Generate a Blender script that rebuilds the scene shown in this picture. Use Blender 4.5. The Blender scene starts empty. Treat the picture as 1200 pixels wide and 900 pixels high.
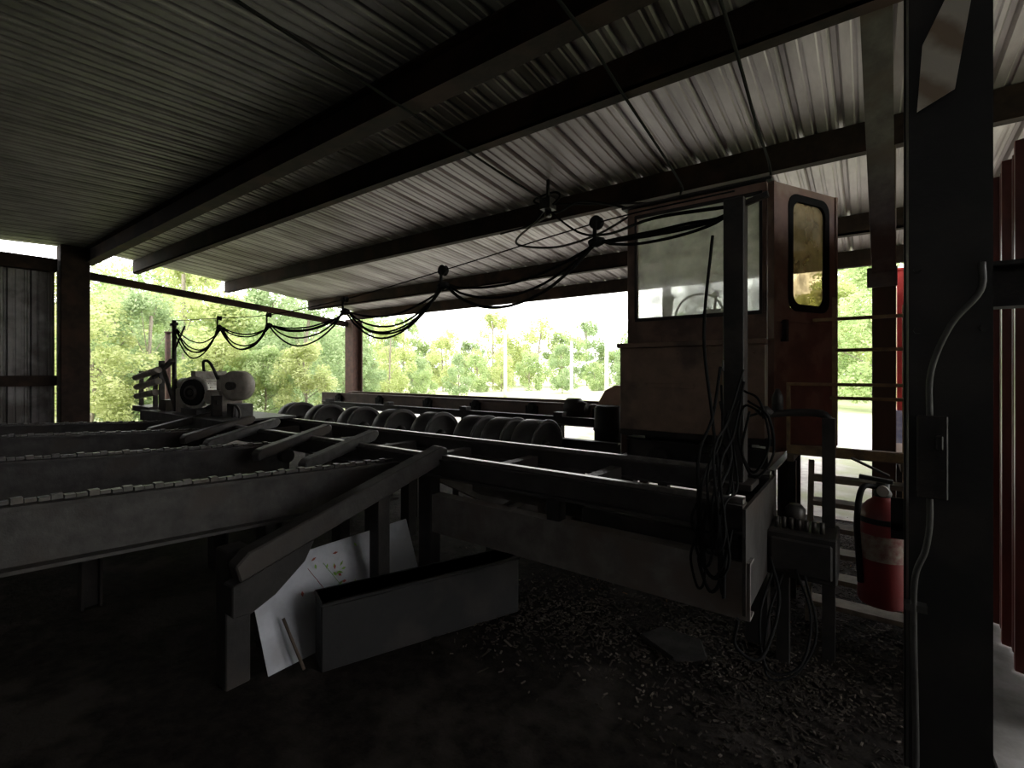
import bpy, math, random
from mathutils import Vector, Matrix
random.seed(7)
S = bpy.context.scene
COL = S.collection
rnd = random.Random(11)

# ------------------------------------------------------------------ materials
def mat(name, c1, c2=None, rough=0.7, metal=0.0, scale=6.0, bump=0.15, stretch=(1,1,1), lo=0.35, hi=0.65, detail=6, spec=0.5, c3=None, scale3=1.5):
    m = bpy.data.materials.new(name); m.use_nodes = True
    nt = m.node_tree; N = nt.nodes; L = nt.links
    b = N['Principled BSDF']
    b.inputs['Roughness'].default_value = rough
    b.inputs['Metallic'].default_value = metal
    b.inputs['Specular IOR Level'].default_value = spec
    if c2 is None: c2 = tuple(x*0.6 for x in c1)
    tc = N.new('ShaderNodeTexCoord'); mp = N.new('ShaderNodeMapping')
    mp.inputs['Scale'].default_value = stretch
    L.new(tc.outputs['Object'], mp.inputs['Vector'])
    nz = N.new('ShaderNodeTexNoise'); nz.inputs['Scale'].default_value = scale
    nz.inputs['Detail'].default_value = detail; nz.inputs['Roughness'].default_value = 0.65
    L.new(mp.outputs['Vector'], nz.inputs['Vector'])
    cr = N.new('ShaderNodeValToRGB')
    cr.color_ramp.elements[0].position = lo; cr.color_ramp.elements[0].color = (*c1, 1)
    cr.color_ramp.elements[1].position = hi; cr.color_ramp.elements[1].color = (*c2, 1)
    L.new(nz.outputs['Fac'], cr.inputs['Fac'])
    out = cr.outputs['Color']
    if c3 is not None:
        n3 = N.new('ShaderNodeTexNoise'); n3.inputs['Scale'].default_value = scale3; n3.inputs['Detail'].default_value = 5
        L.new(mp.outputs['Vector'], n3.inputs['Vector'])
        r3 = N.new('ShaderNodeValToRGB'); r3.color_ramp.elements[0].position = .5; r3.color_ramp.elements[1].position = .62
        L.new(n3.outputs['Fac'], r3.inputs['Fac'])
        mx = N.new('ShaderNodeMixRGB'); mx.inputs['Color2'].default_value = (*c3, 1)
        L.new(r3.outputs['Color'], mx.inputs['Fac']); L.new(out, mx.inputs['Color1']); out = mx.outputs['Color']
    L.new(out, b.inputs['Base Color'])
    if bump:
        bp = N.new('ShaderNodeBump'); bp.inputs['Strength'].default_value = bump; bp.inputs['Distance'].default_value = 0.02
        L.new(nz.outputs['Fac'], bp.inputs['Height']); L.new(bp.outputs['Normal'], b.inputs['Normal'])
    return m

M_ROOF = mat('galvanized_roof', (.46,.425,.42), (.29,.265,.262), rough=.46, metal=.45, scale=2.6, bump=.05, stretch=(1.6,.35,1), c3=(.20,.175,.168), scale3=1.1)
M_ROOFD = mat('shaded_roof', (.25,.235,.235), (.155,.146,.146), rough=.55, metal=.35, scale=2.0, bump=.05)  # darker copy of the roof metal, shade of the near slope in its colour
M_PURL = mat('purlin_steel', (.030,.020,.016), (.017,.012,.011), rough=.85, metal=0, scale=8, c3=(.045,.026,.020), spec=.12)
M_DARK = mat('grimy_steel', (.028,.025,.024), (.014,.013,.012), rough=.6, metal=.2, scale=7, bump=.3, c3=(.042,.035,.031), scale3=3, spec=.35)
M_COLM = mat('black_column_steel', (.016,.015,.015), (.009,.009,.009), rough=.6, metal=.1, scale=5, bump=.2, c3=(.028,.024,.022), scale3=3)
M_STEEL = mat('worn_steel', (.072,.067,.064), (.036,.034,.032), rough=.45, metal=.5, scale=9, bump=.2, c3=(.058,.048,.041), scale3=3)
M_ARM = mat('dark_deck_steel', (.060,.056,.053), (.030,.027,.026), rough=.6, metal=.3, scale=8, bump=.3, c3=(.046,.038,.033), scale3=3, spec=.4)
M_LOWB = mat('dull_grey_beam', (.17,.155,.145), (.10,.09,.083), rough=.7, metal=.1, scale=7, bump=.3, c3=(.12,.095,.08), scale3=3)
M_WHEEL = mat('grey_roller_steel', (.11,.107,.104), (.06,.058,.056), rough=.5, metal=.4, scale=9, bump=.1)
M_DISC = mat('dark_disc_steel', (.045,.044,.043), (.025,.024,.024), rough=.5, metal=.3, scale=7, bump=.15, c3=(.06,.05,.045), scale3=4)
M_RAIL = mat('polished_rail_steel', (.28,.27,.26), (.15,.14,.13), rough=.35, metal=.8, scale=12, bump=.05)
M_RUST = mat('rusty_steel', (.09,.045,.033), (.05,.028,.022), rough=.8, metal=.1, scale=10, bump=.3)
M_CAB = mat('faded_orange_paint', (.24,.145,.105), (.16,.097,.072), rough=.65, scale=5, bump=.15, c3=(.10,.064,.05), scale3=3)
M_CABP = mat('faded_tan_panel', (.27,.18,.13), (.19,.13,.095), rough=.7, scale=6, bump=.15, c3=(.11,.078,.062), scale3=2.5)
M_CABD = mat('faded_maroon_paint', (.18,.095,.066), (.12,.066,.048), rough=.6, scale=5, bump=.15, c3=(.22,.145,.11), scale3=4)
M_YEL = mat('worn_yellow_paint', (.36,.25,.12), (.18,.125,.075), rough=.7, scale=14, bump=.1)
M_STEP = mat('weathered_step_wood', (.24,.20,.15), (.13,.105,.08), rough=.85, scale=9, bump=.2)
M_RED = mat('extinguisher_red', (.16,.012,.012), (.11,.010,.010), rough=.45, scale=5, bump=0)
M_RWALL = mat('dark_red_cladding', (.24,.065,.055), (.15,.042,.036), rough=.38, scale=3, bump=.05, stretch=(4,4,1))
M_GWALL = mat('grey_cladding', (.24,.23,.228), (.14,.133,.13), rough=.5, metal=.3, scale=3, bump=.05, c3=(.09,.08,.073))
M_BLACK = mat('black_rubber', (.011,.011,.011), (.016,.016,.016), rough=.75, scale=20, bump=.05, spec=.15)
M_CABLE = mat('black_cable', (.010,.010,.010), (.014,.014,.014), rough=.9, scale=20, bump=0, spec=.05)
M_CONDUIT = mat('grey_conduit', (.085,.083,.08), (.05,.048,.046), rough=.55, metal=.3, scale=15, bump=.05)
M_HOSEG = mat('pale_hose', (.10,.094,.082), (.07,.066,.06), rough=.8, scale=15, bump=.05, spec=.1)
M_WHITE = mat('dirty_white', (.80,.80,.78), (.6,.6,.58), rough=.6, scale=5, bump=.05)
M_SHEET = mat('pale_sheet_metal', (.44,.45,.49), (.31,.32,.35), rough=.55, metal=.15, scale=3.5, bump=.03, c3=(.25,.25,.26), scale3=2)
M_MOTOR = mat('silver_motor_paint', (.55,.53,.50), (.30,.27,.24), rough=.5, metal=.2, scale=14, bump=.1)
M_TAN = mat('tan_grey_guard', (.40,.36,.31), (.26,.23,.20), rough=.6, metal=.1, scale=10, bump=.1)
M_WOOD = mat('weathered_wood', (.10,.072,.052), (.05,.038,.03), rough=.85, scale=4, bump=.3, stretch=(1,1,.15))
M_BARK = mat('tree_bark', (.34,.30,.24), (.22,.19,.15), rough=.9, scale=10, bump=.5)
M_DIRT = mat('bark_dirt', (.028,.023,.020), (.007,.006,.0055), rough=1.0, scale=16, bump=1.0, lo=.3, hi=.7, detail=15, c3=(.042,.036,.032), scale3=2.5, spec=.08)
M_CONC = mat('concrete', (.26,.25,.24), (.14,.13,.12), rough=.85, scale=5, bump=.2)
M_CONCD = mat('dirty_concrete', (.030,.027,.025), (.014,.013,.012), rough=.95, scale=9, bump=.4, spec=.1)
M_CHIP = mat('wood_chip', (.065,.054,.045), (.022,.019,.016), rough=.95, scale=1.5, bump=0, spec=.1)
M_CHIPL = mat('pale_wood_chip', (.16,.135,.11), (.07,.06,.05), rough=.9, scale=1.5, bump=0, spec=.2)
M_LEAFL = mat('dry_leaves', (.22,.10,.04), (.10,.05,.02), rough=.9, scale=5, bump=0)
M_GRASS = mat('grass_and_gravel', (.36,.42,.21), (.46,.49,.30), rough=.95, scale=.6, bump=.4, c3=(.50,.50,.38), scale3=.12, detail=10)
M_GRAVEL = mat('pale_gravel', (.44,.42,.395), (.25,.24,.225), rough=.95, scale=5, bump=.5, c3=(.26,.28,.18), scale3=.7)

def leafmat(name, c1, c2):
    m = bpy.data.materials.new(name); m.use_nodes = True
    nt = m.node_tree; N = nt.nodes; L = nt.links
    N.remove(N['Principled BSDF'])
    tc = N.new('ShaderNodeTexCoord'); nz = N.new('ShaderNodeTexNoise'); nz.inputs['Scale'].default_value = 1.3; nz.inputs['Detail'].default_value = 8
    L.new(tc.outputs['Object'], nz.inputs['Vector'])
    cr = N.new('ShaderNodeValToRGB'); cr.color_ramp.elements[0].position=.35; cr.color_ramp.elements[1].position=.65
    cr.color_ramp.elements[0].color=(*c1,1); cr.color_ramp.elements[1].color=(*c2,1)
    L.new(nz.outputs['Fac'], cr.inputs['Fac'])
    d = N.new('ShaderNodeBsdfDiffuse'); t = N.new('ShaderNodeBsdfTranslucent'); mx = N.new('ShaderNodeMixShader'); mx.inputs['Fac'].default_value=.45
    L.new(cr.outputs['Color'], d.inputs['Color']); L.new(cr.outputs['Color'], t.inputs['Color'])
    L.new(d.outputs[0], mx.inputs[1]); L.new(t.outputs[0], mx.inputs[2])
    L.new(mx.outputs[0], N['Material Output'].inputs['Surface'])
    return m
M_LEAF = [leafmat('hazed_leaf_green',(.36,.47,.22),(.56,.64,.35)), leafmat('hazed_leaf_yellow_green',(.46,.52,.23),(.66,.70,.38)), leafmat('hazed_leaf_deep_green',(.30,.40,.21),(.48,.57,.33))]  # outdoor haze is put into these pale leaf colours

def glassmat(name, tint, dirt, fac):
    m = bpy.data.materials.new(name); m.use_nodes = True
    nt = m.node_tree; N = nt.nodes; L = nt.links
    N.remove(N['Principled BSDF'])
    tr = N.new('ShaderNodeBsdfTransparent'); tr.inputs['Color'].default_value=(*tint,1)
    tl = N.new('ShaderNodeBsdfTranslucent'); tl.inputs['Color'].default_value=(*dirt,1)
    gl = N.new('ShaderNodeBsdfGlossy'); gl.inputs['Roughness'].default_value=.08
    df = N.new('ShaderNodeBsdfDiffuse'); df.inputs['Color'].default_value=(*dirt,1)
    a = N.new('ShaderNodeMixShader'); a.inputs['Fac'].default_value=.4
    L.new(tl.outputs[0],a.inputs[1]); L.new(df.outputs[0],a.inputs[2])
    tc = N.new('ShaderNodeTexCoord'); nz=N.new('ShaderNodeTexNoise'); nz.inputs['Scale'].default_value=6; nz.inputs['Detail'].default_value=8
    L.new(tc.outputs['Object'],nz.inputs['Vector'])
    mr=N.new('ShaderNodeMapRange'); mr.inputs['From Min'].default_value=.3; mr.inputs['From Max'].default_value=.7
    mr.inputs['To Min'].default_value=max(0,fac-.25); mr.inputs['To Max'].default_value=min(1,fac+.25)
    L.new(nz.outputs['Fac'],mr.inputs['Value'])
    b = N.new('ShaderNodeMixShader'); L.new(mr.outputs[0],b.inputs['Fac'])
    L.new(tr.outputs[0],b.inputs[1]); L.new(a.outputs[0],b.inputs[2])
    c = N.new('ShaderNodeMixShader'); c.inputs['Fac'].default_value=.12
    L.new(b.outputs[0],c.inputs[1]); L.new(gl.outputs[0],c.inputs[2])
    L.new(c.outputs[0], N['Material Output'].inputs['Surface'])
    return m
M_GLASS = glassmat('dusty_glass',(.95,.97,.93),(.92,.92,.86),.50)
M_GLASSR = glassmat('rear_glass',(.97,.98,.96),(.92,.92,.88),.30)
M_GLASSY = glassmat('yellow_reflection_glass',(.85,.76,.55),(.55,.47,.30),.42)  # door glass, yellow reflections painted into the tint

# ------------------------------------------------------------------ mesh builder
class B:
    def __init__(s): s.v=[]; s.f=[]; s.sm=[]
    def obox(s,c,ax,ay,az,sx,sy,sz):
        c=Vector(c); n=len(s.v)
        for i in (-.5,.5):
            for j in (-.5,.5):
                for k in (-.5,.5):
                    s.v.append(c+ax*(i*sx)+ay*(j*sy)+az*(k*sz))
        for q in ((0,1,3,2),(4,6,7,5),(0,4,5,1),(2,3,7,6),(0,2,6,4),(1,5,7,3)):
            s.f.append([n+i for i in q]); s.sm.append(False)
        return s
    def box(s,x0,x1,y0,y1,z0,z1):
        return s.obox(((x0+x1)/2,(y0+y1)/2,(z0+z1)/2),Vector((1,0,0)),Vector((0,1,0)),Vector((0,0,1)),abs(x1-x0),abs(y1-y0),abs(z1-z0))
    def frame(s,p0,p1,up=(0,0,1)):
        p0=Vector(p0);p1=Vector(p1);d=(p1-p0); l=d.length; d=d/l
        u=Vector(up)
        if abs(d.dot(u))>.98: u=Vector((0,1,0))
        side=d.cross(u).normalized(); up2=side.cross(d).normalized()
        return p0,p1,d,side,up2,l
    def beam(s,p0,p1,w,h,up=(0,0,1)):
        p0,p1,d,a,u,l=s.frame(p0,p1,up)
        return s.obox((p0+p1)/2,d,a,u,l,w,h)
    def ibeam(s,p0,p1,w,h,t=.015,up=(0,0,1)):
        p0,p1,d,a,u,l=s.frame(p0,p1,up); m=(p0+p1)/2
        s.obox(m+u*(h/2-t/2),d,a,u,l,w,t); s.obox(m-u*(h/2-t/2),d,a,u,l,w,t)
        s.obox(m,d,a,u,l,t,h-2*t); return s
    def chan(s,p0,p1,w,h,t=.01,sgn=1,up=(0,0,1)):
        p0,p1,d,a,u,l=s.frame(p0,p1,up); m=(p0+p1)/2
        s.obox(m+u*(h/2-t/2),d,a,u,l,w,t); s.obox(m-u*(h/2-t/2),d,a,u,l,w,t)
        s.obox(m+a*(sgn*(w/2-t/2)),d,a,u,l,t,h-2*t); return s
    def lathe(s,p0,p1,prof,n=24,caps=True):
        p0,p1,d,a,u,l=s.frame(p0,p1); base=len(s.v)
        for (h,r) in prof:
            for i in range(n):
                t=2*math.pi*i/n
                s.v.append(p0+d*(h*l)+a*(r*math.cos(t))+u*(r*math.sin(t)))
        for k in range(len(prof)-1):
            for i in range(n):
                j=(i+1)%n
                s.f.append([base+k*n+i,base+k*n+j,base+(k+1)*n+j,base+(k+1)*n+i]); s.sm.append(True)
        if caps:
            s.f.append([base+i for i in range(n)][::-1]); s.sm.append(False)
            s.f.append([base+(len(prof)-1)*n+i for i in range(n)]); s.sm.append(False)
        return s
    def cyl(s,p0,p1,r,n=20): return s.lathe(p0,p1,[(0,r),(1,r)],n)
    def tube(s,pts,r,n=8,sub=6,closed=False):
        P=[Vector(p) for p in pts]; Q=[]
        if sub>1 and len(P)>2:
            for i in range(len(P)-1):
                a=P[i-1] if i>0 else P[i]*2-P[i+1]; b=P[i]; c=P[i+1]; d=P[i+2] if i+2<len(P) else P[i+1]*2-P[i]
                for k in range(sub):
                    t=k/sub
                    Q.append(.5*((2*b)+(-a+c)*t+(2*a-5*b+4*c-d)*t*t+(-a+3*b-3*c+d)*t**3))
            Q.append(P[-1])
        else: Q=P
        base=len(s.v); prev=None
        for i,q in enumerate(Q):
            d=(Q[min(i+1,len(Q)-1)]-Q[max(i-1,0)]); d=d.normalized() if d.length>1e-6 else Vector((0,0,1))
            if prev is None:
                u=Vector((0,0,1)) if abs(d.z)<.9 else Vector((1,0,0))
                a=d.cross(u).normalized()
            else:
                a=(prev-d*prev.dot(d)).normalized()
            prev=a; u=a.cross(d)
            for k in range(n):
                t=2*math.pi*k/n; s.v.append(q+a*(r*math.cos(t))+u*(r*math.sin(t)))
        for i in range(len(Q)-1):
            for k in range(n):
                j=(k+1)%n; s.f.append([base+i*n+k,base+i*n+j,base+(i+1)*n+j,base+(i+1)*n+k]); s.sm.append(True)
        s.f.append([base+i for i in range(n)][::-1]); s.sm.append(False)
        s.f.append([base+(len(Q)-1)*n+i for i in range(n)]); s.sm.append(False)
        return s
    def prism(s,pts,off):
        n=len(pts); b=len(s.v); off=Vector(off)
        for p in pts: s.v.append(Vector(p))
        for p in pts: s.v.append(Vector(p)+off)
        s.f.append([b+i for i in range(n)][::-1]); s.sm.append(False)
        s.f.append([b+n+i for i in range(n)]); s.sm.append(False)
        for i in range(n):
            j=(i+1)%n; s.f.append([b+i,b+j,b+n+j,b+n+i]); s.sm.append(False)
        return s

def setmeta(o,label=None,cat=None,group=None,kind=None):
    if label: o['label']=label
    if cat: o['category']=cat
    if group: o['group']=group
    if kind: o['kind']=kind

def make(name,b,m,parent=None,loc=None,bevel=0,**meta):
    org = Vector(parent['_w']) if parent is not None else None
    if loc is None:
        if org is not None: loc=org
        else:
            xs=[v.x for v in b.v]; ys=[v.y for v in b.v]; zs=[v.z for v in b.v]
            loc=Vector(((min(xs)+max(xs))/2,(min(ys)+max(ys))/2,min(zs)))
    loc=Vector(loc)
    me=bpy.data.meshes.new(name); me.from_pydata([tuple(v-loc) for v in b.v],[],b.f); me.update()
    for p,sm in zip(me.polygons,b.sm): p.use_smooth=sm
    me.materials.append(m)
    o=bpy.data.objects.new(name,me); COL.objects.link(o)
    if parent is not None:
        o.parent=parent; o.location=loc-org
    else: o.location=loc
    o['_w']=tuple(loc)
    if bevel:
        md=o.modifiers.new('bevel','BEVEL'); md.width=bevel; md.segments=1; md.limit_method='ANGLE'
    setmeta(o,**meta)
    return o

def empty(name,loc,**meta):
    o=bpy.data.objects.new(name,None); o.location=loc; o['_w']=tuple(loc); o.empty_display_size=.1
    COL.objects.link(o); setmeta(o,**meta); return o

# ------------------------------------------------------------------ corrugated sheets
def ribprofile(length,pitch=.305,rib=.040,minor=.010):
    pts=[]; x=0
    while x<length:
        for dx,dz in ((0,0),(.06,0),(.07,minor),(.09,minor),(.10,0),(.17,0),(.18,minor),(.20,minor),(.21,0),(.235,0),(.255,rib),(.285,rib)):
            if x+dx<=length: pts.append((x+dx,dz))
        x+=pitch
    pts.append((length,0)); return pts
def sheet(name,p0,along,length,across_end,nrm,m,thick=.004,**kw):
    b=B(); pr=ribprofile(length,**{k:v for k,v in kw.items() if k in('pitch','rib','minor')})
    p0=Vector(p0); along=Vector(along); ae=Vector(across_end); nrm=Vector(nrm)
    for x,z in pr:
        b.v.append(p0+along*x+nrm*z); b.v.append(p0+along*x+nrm*z+ae)
    for i in range(len(pr)-1):
        b.f.append([2*i,2*i+1,2*i+3,2*i+2]); b.sm.append(False)
    o=make(name,b,m,kind='structure')
    md=o.modifiers.new('solid','SOLIDIFY'); md.thickness=thick
    return o

XL,XR=-12.35,5.0
YR=2.57
def roofz(y): return 4.25-.1*y if y>=YR else 3.993-.05*(YR-y)
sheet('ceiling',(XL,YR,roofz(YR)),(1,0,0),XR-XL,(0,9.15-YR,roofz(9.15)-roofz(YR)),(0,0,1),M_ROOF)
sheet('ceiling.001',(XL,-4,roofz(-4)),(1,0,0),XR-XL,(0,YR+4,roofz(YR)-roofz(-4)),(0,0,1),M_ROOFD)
sheet('wall_left',(XL,-4,0),(0,1,0),6.1,(0,0,3.72),(-1,0,0),M_GWALL)
sheet('wall_back_unseen',(XL,-4,0),(1,0,0),XR-XL,(0,0,3.6),(0,-1,0),M_GWALL)  # unseen wall behind the camera, added to keep that side dark
sheet('wall_right',(.66,3.0,0.04),(0,1,0),8.0,(0,0,2.76),(-1,0,0),M_RWALL,pitch=.305)
sheet('wall_right_unseen',(5.0,-4,0.0),(0,1,0),5.2,(0,0,3.6),(1,0,0),M_GWALL)  # unseen wall, added to cut the light entering from the right

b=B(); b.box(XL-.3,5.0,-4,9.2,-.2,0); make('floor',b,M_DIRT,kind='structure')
b=B(); b.box(-160,160,9.2,240,-.22,-.02); b.box(-160,XL-.3,-60,9.2,-.22,-.02); b.box(5.0,160,-60,9.2,-.22,-.02)
make('ground',b,M_GRASS,kind='structure')
b=B(); b.box(-16,12,6.2,15.5,-.02,.012); make('gravel_apron',b,M_GRAVEL,kind='structure')
b=B(); b.prism([(.45,1.2,.001),(5,1.2,.001),(5,5.6,.001),(.36,5.6,.001),(.40,3.4,.001)],(0,0,.03)); make('floor_slab',b,M_CONC,kind='structure')

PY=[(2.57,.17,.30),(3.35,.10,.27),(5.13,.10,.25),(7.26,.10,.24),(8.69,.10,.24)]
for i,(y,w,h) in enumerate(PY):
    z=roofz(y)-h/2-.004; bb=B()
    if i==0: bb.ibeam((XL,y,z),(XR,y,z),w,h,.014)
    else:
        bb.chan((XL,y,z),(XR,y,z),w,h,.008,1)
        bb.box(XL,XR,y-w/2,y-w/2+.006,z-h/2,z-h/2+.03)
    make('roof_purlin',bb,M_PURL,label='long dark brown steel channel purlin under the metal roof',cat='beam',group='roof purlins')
for y in (-.6,-2.4):
    bb=B(); z=roofz(y)-.104; bb.chan((XL,y,z),(XR,y,z),.09,.2,.008,1)
    make('roof_purlin',bb,M_PURL,label='long dark brown steel channel purlin under the metal roof',cat='beam',group='roof purlins')

b=B(); b.box(-12.32,-11.98,2.12,2.54,0,roofz(2.3)-.02); b.box(-12.34,-11.95,2.08,2.58,0,.03)
make('corner_column',b,M_PURL,bevel=.01,label='dark steel corner column at the open end of the shed',cat='column')
b=B(); b.chan((-12.2,2.55,3.46),(-12.2,8.45,2.96),.12,.14,.01)
make('end_beam',b,M_PURL,label='sloping dark steel beam across the open shed end',cat='beam')
b=B(); b.box(-12.29,-12.15,-3.9,2.1,1.33,1.52); make('wall_girt',b,M_PURL,label='horizontal dark steel girt on the grey metal wall',cat='beam',bevel=.005)
b=B(); b.box(-12.29,-12.10,-3.9,2.1,3.45,3.69); make('wall_girt',b,M_PURL,label='top steel girt where grey metal wall meets roof',cat='beam',bevel=.005)
b=B(); b.ibeam((-12.1,8.5,0),(-12.1,8.5,3.10),.34,.36,.03); b.box(-12.3,-11.9,8.3,8.7,0,.03)
make('eave_column',b,M_RUST,label='rusty red-brown steel column holding up the roof eave',cat='column')
b=B(); b.cyl((-13.2,4.2,0),(-13.2,4.2,2.5),.06,12); b.cyl((-13.2,4.2,2.5),(-13.2,4.2,2.53),.075,12)
make('pole',b,M_RUST,label='thin rusty pole standing outside the shed end',cat='pole')
b=B(); b.box(.37,.55,9.4,9.55,1.0,3.15); b.box(.35,.57,9.38,9.57,3.15,3.18); make('painted_post',b,mat('signal_red',(.45,.04,.035),(.32,.03,.03),rough=.5),label='bright red painted upright with blue and white base',cat='post')
pp=bpy.data.objects['painted_post']
b=B(); b.box(.36,.56,9.39,9.56,.5,1.0); o=make('blue_panel',b,mat('faded_blue',(.15,.22,.42),(.35,.42,.55),rough=.6),parent=pp)
b=B(); b.box(.35,.57,9.38,9.57,0,.5); make('white_base',b,M_WHITE,parent=pp)

# ------------------------------------------------------------------ near column + things on it
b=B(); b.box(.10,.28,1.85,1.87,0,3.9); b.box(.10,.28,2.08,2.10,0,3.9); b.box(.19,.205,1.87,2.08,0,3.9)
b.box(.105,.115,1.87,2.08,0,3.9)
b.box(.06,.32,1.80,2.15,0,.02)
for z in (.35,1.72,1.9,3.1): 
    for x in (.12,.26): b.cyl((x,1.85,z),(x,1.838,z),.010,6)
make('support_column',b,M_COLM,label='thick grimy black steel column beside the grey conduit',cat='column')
b=B(); b.ibeam((.285,1.97,1.85),(5,1.97,1.85),.09,.13,.012)
make('cross_beam',b,M_DARK,label='horizontal black steel beam bolted to the column',cat='beam')
b=B(); b.prism([(.118,1.832,2.36),(.20,1.832,2.40),(.245,1.832,2.72),(.24,1.832,2.80),(.13,1.832,2.55)],(0,.005,0))
M_SIGN=bpy.data.materials.new('faded_striped_sign'); M_SIGN.use_nodes=True
nt=M_SIGN.node_tree; N=nt.nodes; L=nt.links; bs=N['Principled BSDF']; bs.inputs['Roughness'].default_value=.5
tc=N.new('ShaderNodeTexCoord'); wv=N.new('ShaderNodeTexWave'); wv.bands_direction='DIAGONAL'; wv.inputs['Scale'].default_value=3.2; wv.inputs['Distortion'].default_value=5; wv.inputs['Detail'].default_value=6
L.new(tc.outputs['Object'],wv.inputs['Vector']); cr=N.new('ShaderNodeValToRGB')
cr.color_ramp.elements[0].position=.1; cr.color_ramp.elements[0].color=(.30,.22,.15,1); cr.color_ramp.elements[1].position=.7; cr.color_ramp.elements[1].color=(.60,.55,.46,1)
L.new(wv.outputs['Fac'],cr.inputs['Fac']); L.new(cr.outputs['Color'],bs.inputs['Base Color'])
make('warning_plate',b,M_SIGN,label='dull faded tan and orange warning plate on the column',cat='sign')
e=empty('electrical_conduit',(.145,1.81,0),label='grey metal conduit with junction box running down the column',cat='conduit')
b=B(); b.tube([(.255,1.83,1.90),(.25,1.82,1.82),(.19,1.82,1.73),(.148,1.82,1.60),(.145,1.82,1.46)],.008,10)
b.tube([(.145,1.82,1.25),(.145,1.82,1.16),(.135,1.82,1.08),(.113,1.82,1.0),(.110,1.82,.85),(.115,1.82,.5),(.115,1.82,0.025)],.008,10)
for z in (.4,.9): b.box(.09,.14,1.815,1.848,z,z+.02)
make('conduit_pipe',b,M_CONDUIT,parent=e)
b=B(); b.box(.118,.178,1.79,1.848,1.245,1.47); b.box(.115,.181,1.783,1.79,1.24,1.475); b.box(.155,.170,1.77,1.783,1.38,1.42)
make('junction_box',b,M_DARK,parent=e,bevel=.003,label='dark grey switch box')

ex=empty('fire_extinguisher',(.046,2.20,.755),label='red fire extinguisher hanging on the black column',cat='fire extinguisher')
cx,cy,z0=.046,2.20,.755
b=B(); b.lathe((cx,cy,z0),(cx,cy,z0+.39),[(0,.056),(.01,.070),(.04,.075),(.80,.075),(.88,.067),(.94,.048),(.98,.03),(1,.026)],32)
make('cylinder_body',b,M_RED,parent=ex)
b=B(); b.lathe((cx,cy,z0+.17),(cx,cy,z0+.26),[(0,.0765),(1,.0765)],32,caps=False); make('paper_label',b,mat('grimy_label',(.24,.21,.165),(.14,.04,.035),scale=22,bump=0),parent=ex,label='worn pale instruction label')
b=B(); b.lathe((cx,cy,z0+.385),(cx,cy,z0+.44),[(0,.024),(.3,.028),(.6,.02),(1,.02)],20); b.beam((cx-.07,cy,z0+.455),(cx+.03,cy,z0+.445),.022,.014); b.beam((cx-.095,cy,z0+.52),(cx+.02,cy,z0+.465),.022,.008)
make('valve_handle',b,M_DARK,parent=ex,bevel=.002)
b=B(); b.cyl((cx,cy-.02,z0+.415),(cx,cy-.045,z0+.415),.018,16); make('pressure_gauge',b,M_TAN,parent=ex)
b=B(); b.tube([(cx-.02,cy-.01,z0+.425),(cx-.06,cy-.05,z0+.42),(cx-.075,cy-.06,z0+.31),(cx-.07,cy-.055,z0+.18),(cx-.065,cy-.05,z0+.08)],.010,8); make('discharge_hose',b,M_BLACK,parent=ex)
b=B(); b.lathe((cx,cy,z0+.30),(cx,cy,z0+.32),[(0,.078),(1,.078)],28,caps=False); b.box(cx+.02,cx+.05,2.102,2.20,z0+.30,z0+.32); b.box(cx+.02,cx+.09,2.102,2.108,z0+.27,z0+.41)
make('bracket',b,M_DARK,parent=ex)

b=B(); b.beam((.04,3.42,3.72),(.11,5.00,2.42),.15,.03,up=(0,1,0)); b.box(.0,.2,4.98,5.03,2.30,2.46)
make('roof_brace',b,M_LOWB,label='slanted flat steel brace between roof purlin and post',cat='brace')
b=B(); b.box(.035,.195,5.06,5.20,0,roofz(5.2)-.26); b.box(.0,.23,5.03,5.23,0,.03)
make('roof_post',b,M_WOOD,bevel=.005,label='weathered brown post beside the yellow ladder',cat='post')

# ------------------------------------------------------------------ roof conduits
def conduit(name,pts,label,m=M_CABLE,r=.011,sub=6,cat='conduit'):
    b=B(); b.tube(pts,r,8,sub); make(name,b,m,label=label,cat=cat)
conduit('ceiling_conduit',[(-2.66,.3,3.60),(-2.78,1.3,3.63),(-2.92,2.57,3.66),(-2.94,3.35,3.61),(-2.93,4.0,3.56),(-2.92,4.6,3.52)],'thin dark conduit crossing below the roof purlins')
conduit('ceiling_conduit',[(-1.36,1.2,3.65),(-1.38,2.5,3.66),(-1.44,3.35,3.63),(-1.50,4.8,3.50),(-1.53,4.95,3.42),(-1.60,4.98,3.36),(-2.2,4.8,3.41),(-2.85,4.65,3.5)],'thin dark conduit dropping and turning along the roof')
conduit('ceiling_conduit',[(-.62,1.2,3.65),(-.65,2.9,3.64),(-.70,4.2,3.54),(-.72,5.0,3.47),(-.72,4.9,3.06)],'thin dark conduit running down to the cab roof')
b=B(); b.box(-2.99,-2.85,4.55,4.69,3.44,3.56); b.cyl((-2.92,4.62,3.44),(-2.92,4.62,3.36),.04,12); b.cyl((-2.92,4.62,3.56),(-2.92,4.62,3.78),.02,8)
make('ceiling_junction_box',b,M_DARK,label='small dark junction box hanging below the roof',cat='junction box')
conduit('hanging_hose',[(-2.92,4.62,3.37),(-3.05,4.5,3.26),(-3.2,4.4,3.10),(-3.05,4.3,2.98),(-2.6,4.3,2.90),(-2.1,4.2,2.92),(-1.72,4.1,3.0)],'pale hose looping from the junction box to the cab',M_HOSEG,.012,cat='hose')
conduit('hanging_hose',[(-2.90,4.60,3.40),(-2.7,4.5,3.34),(-2.4,4.4,3.36),(-2.0,4.3,3.22),(-1.65,4.2,3.05)],'dark hose drooping from the junction box to the cab',M_CABLE,.012,cat='hose')
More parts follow.
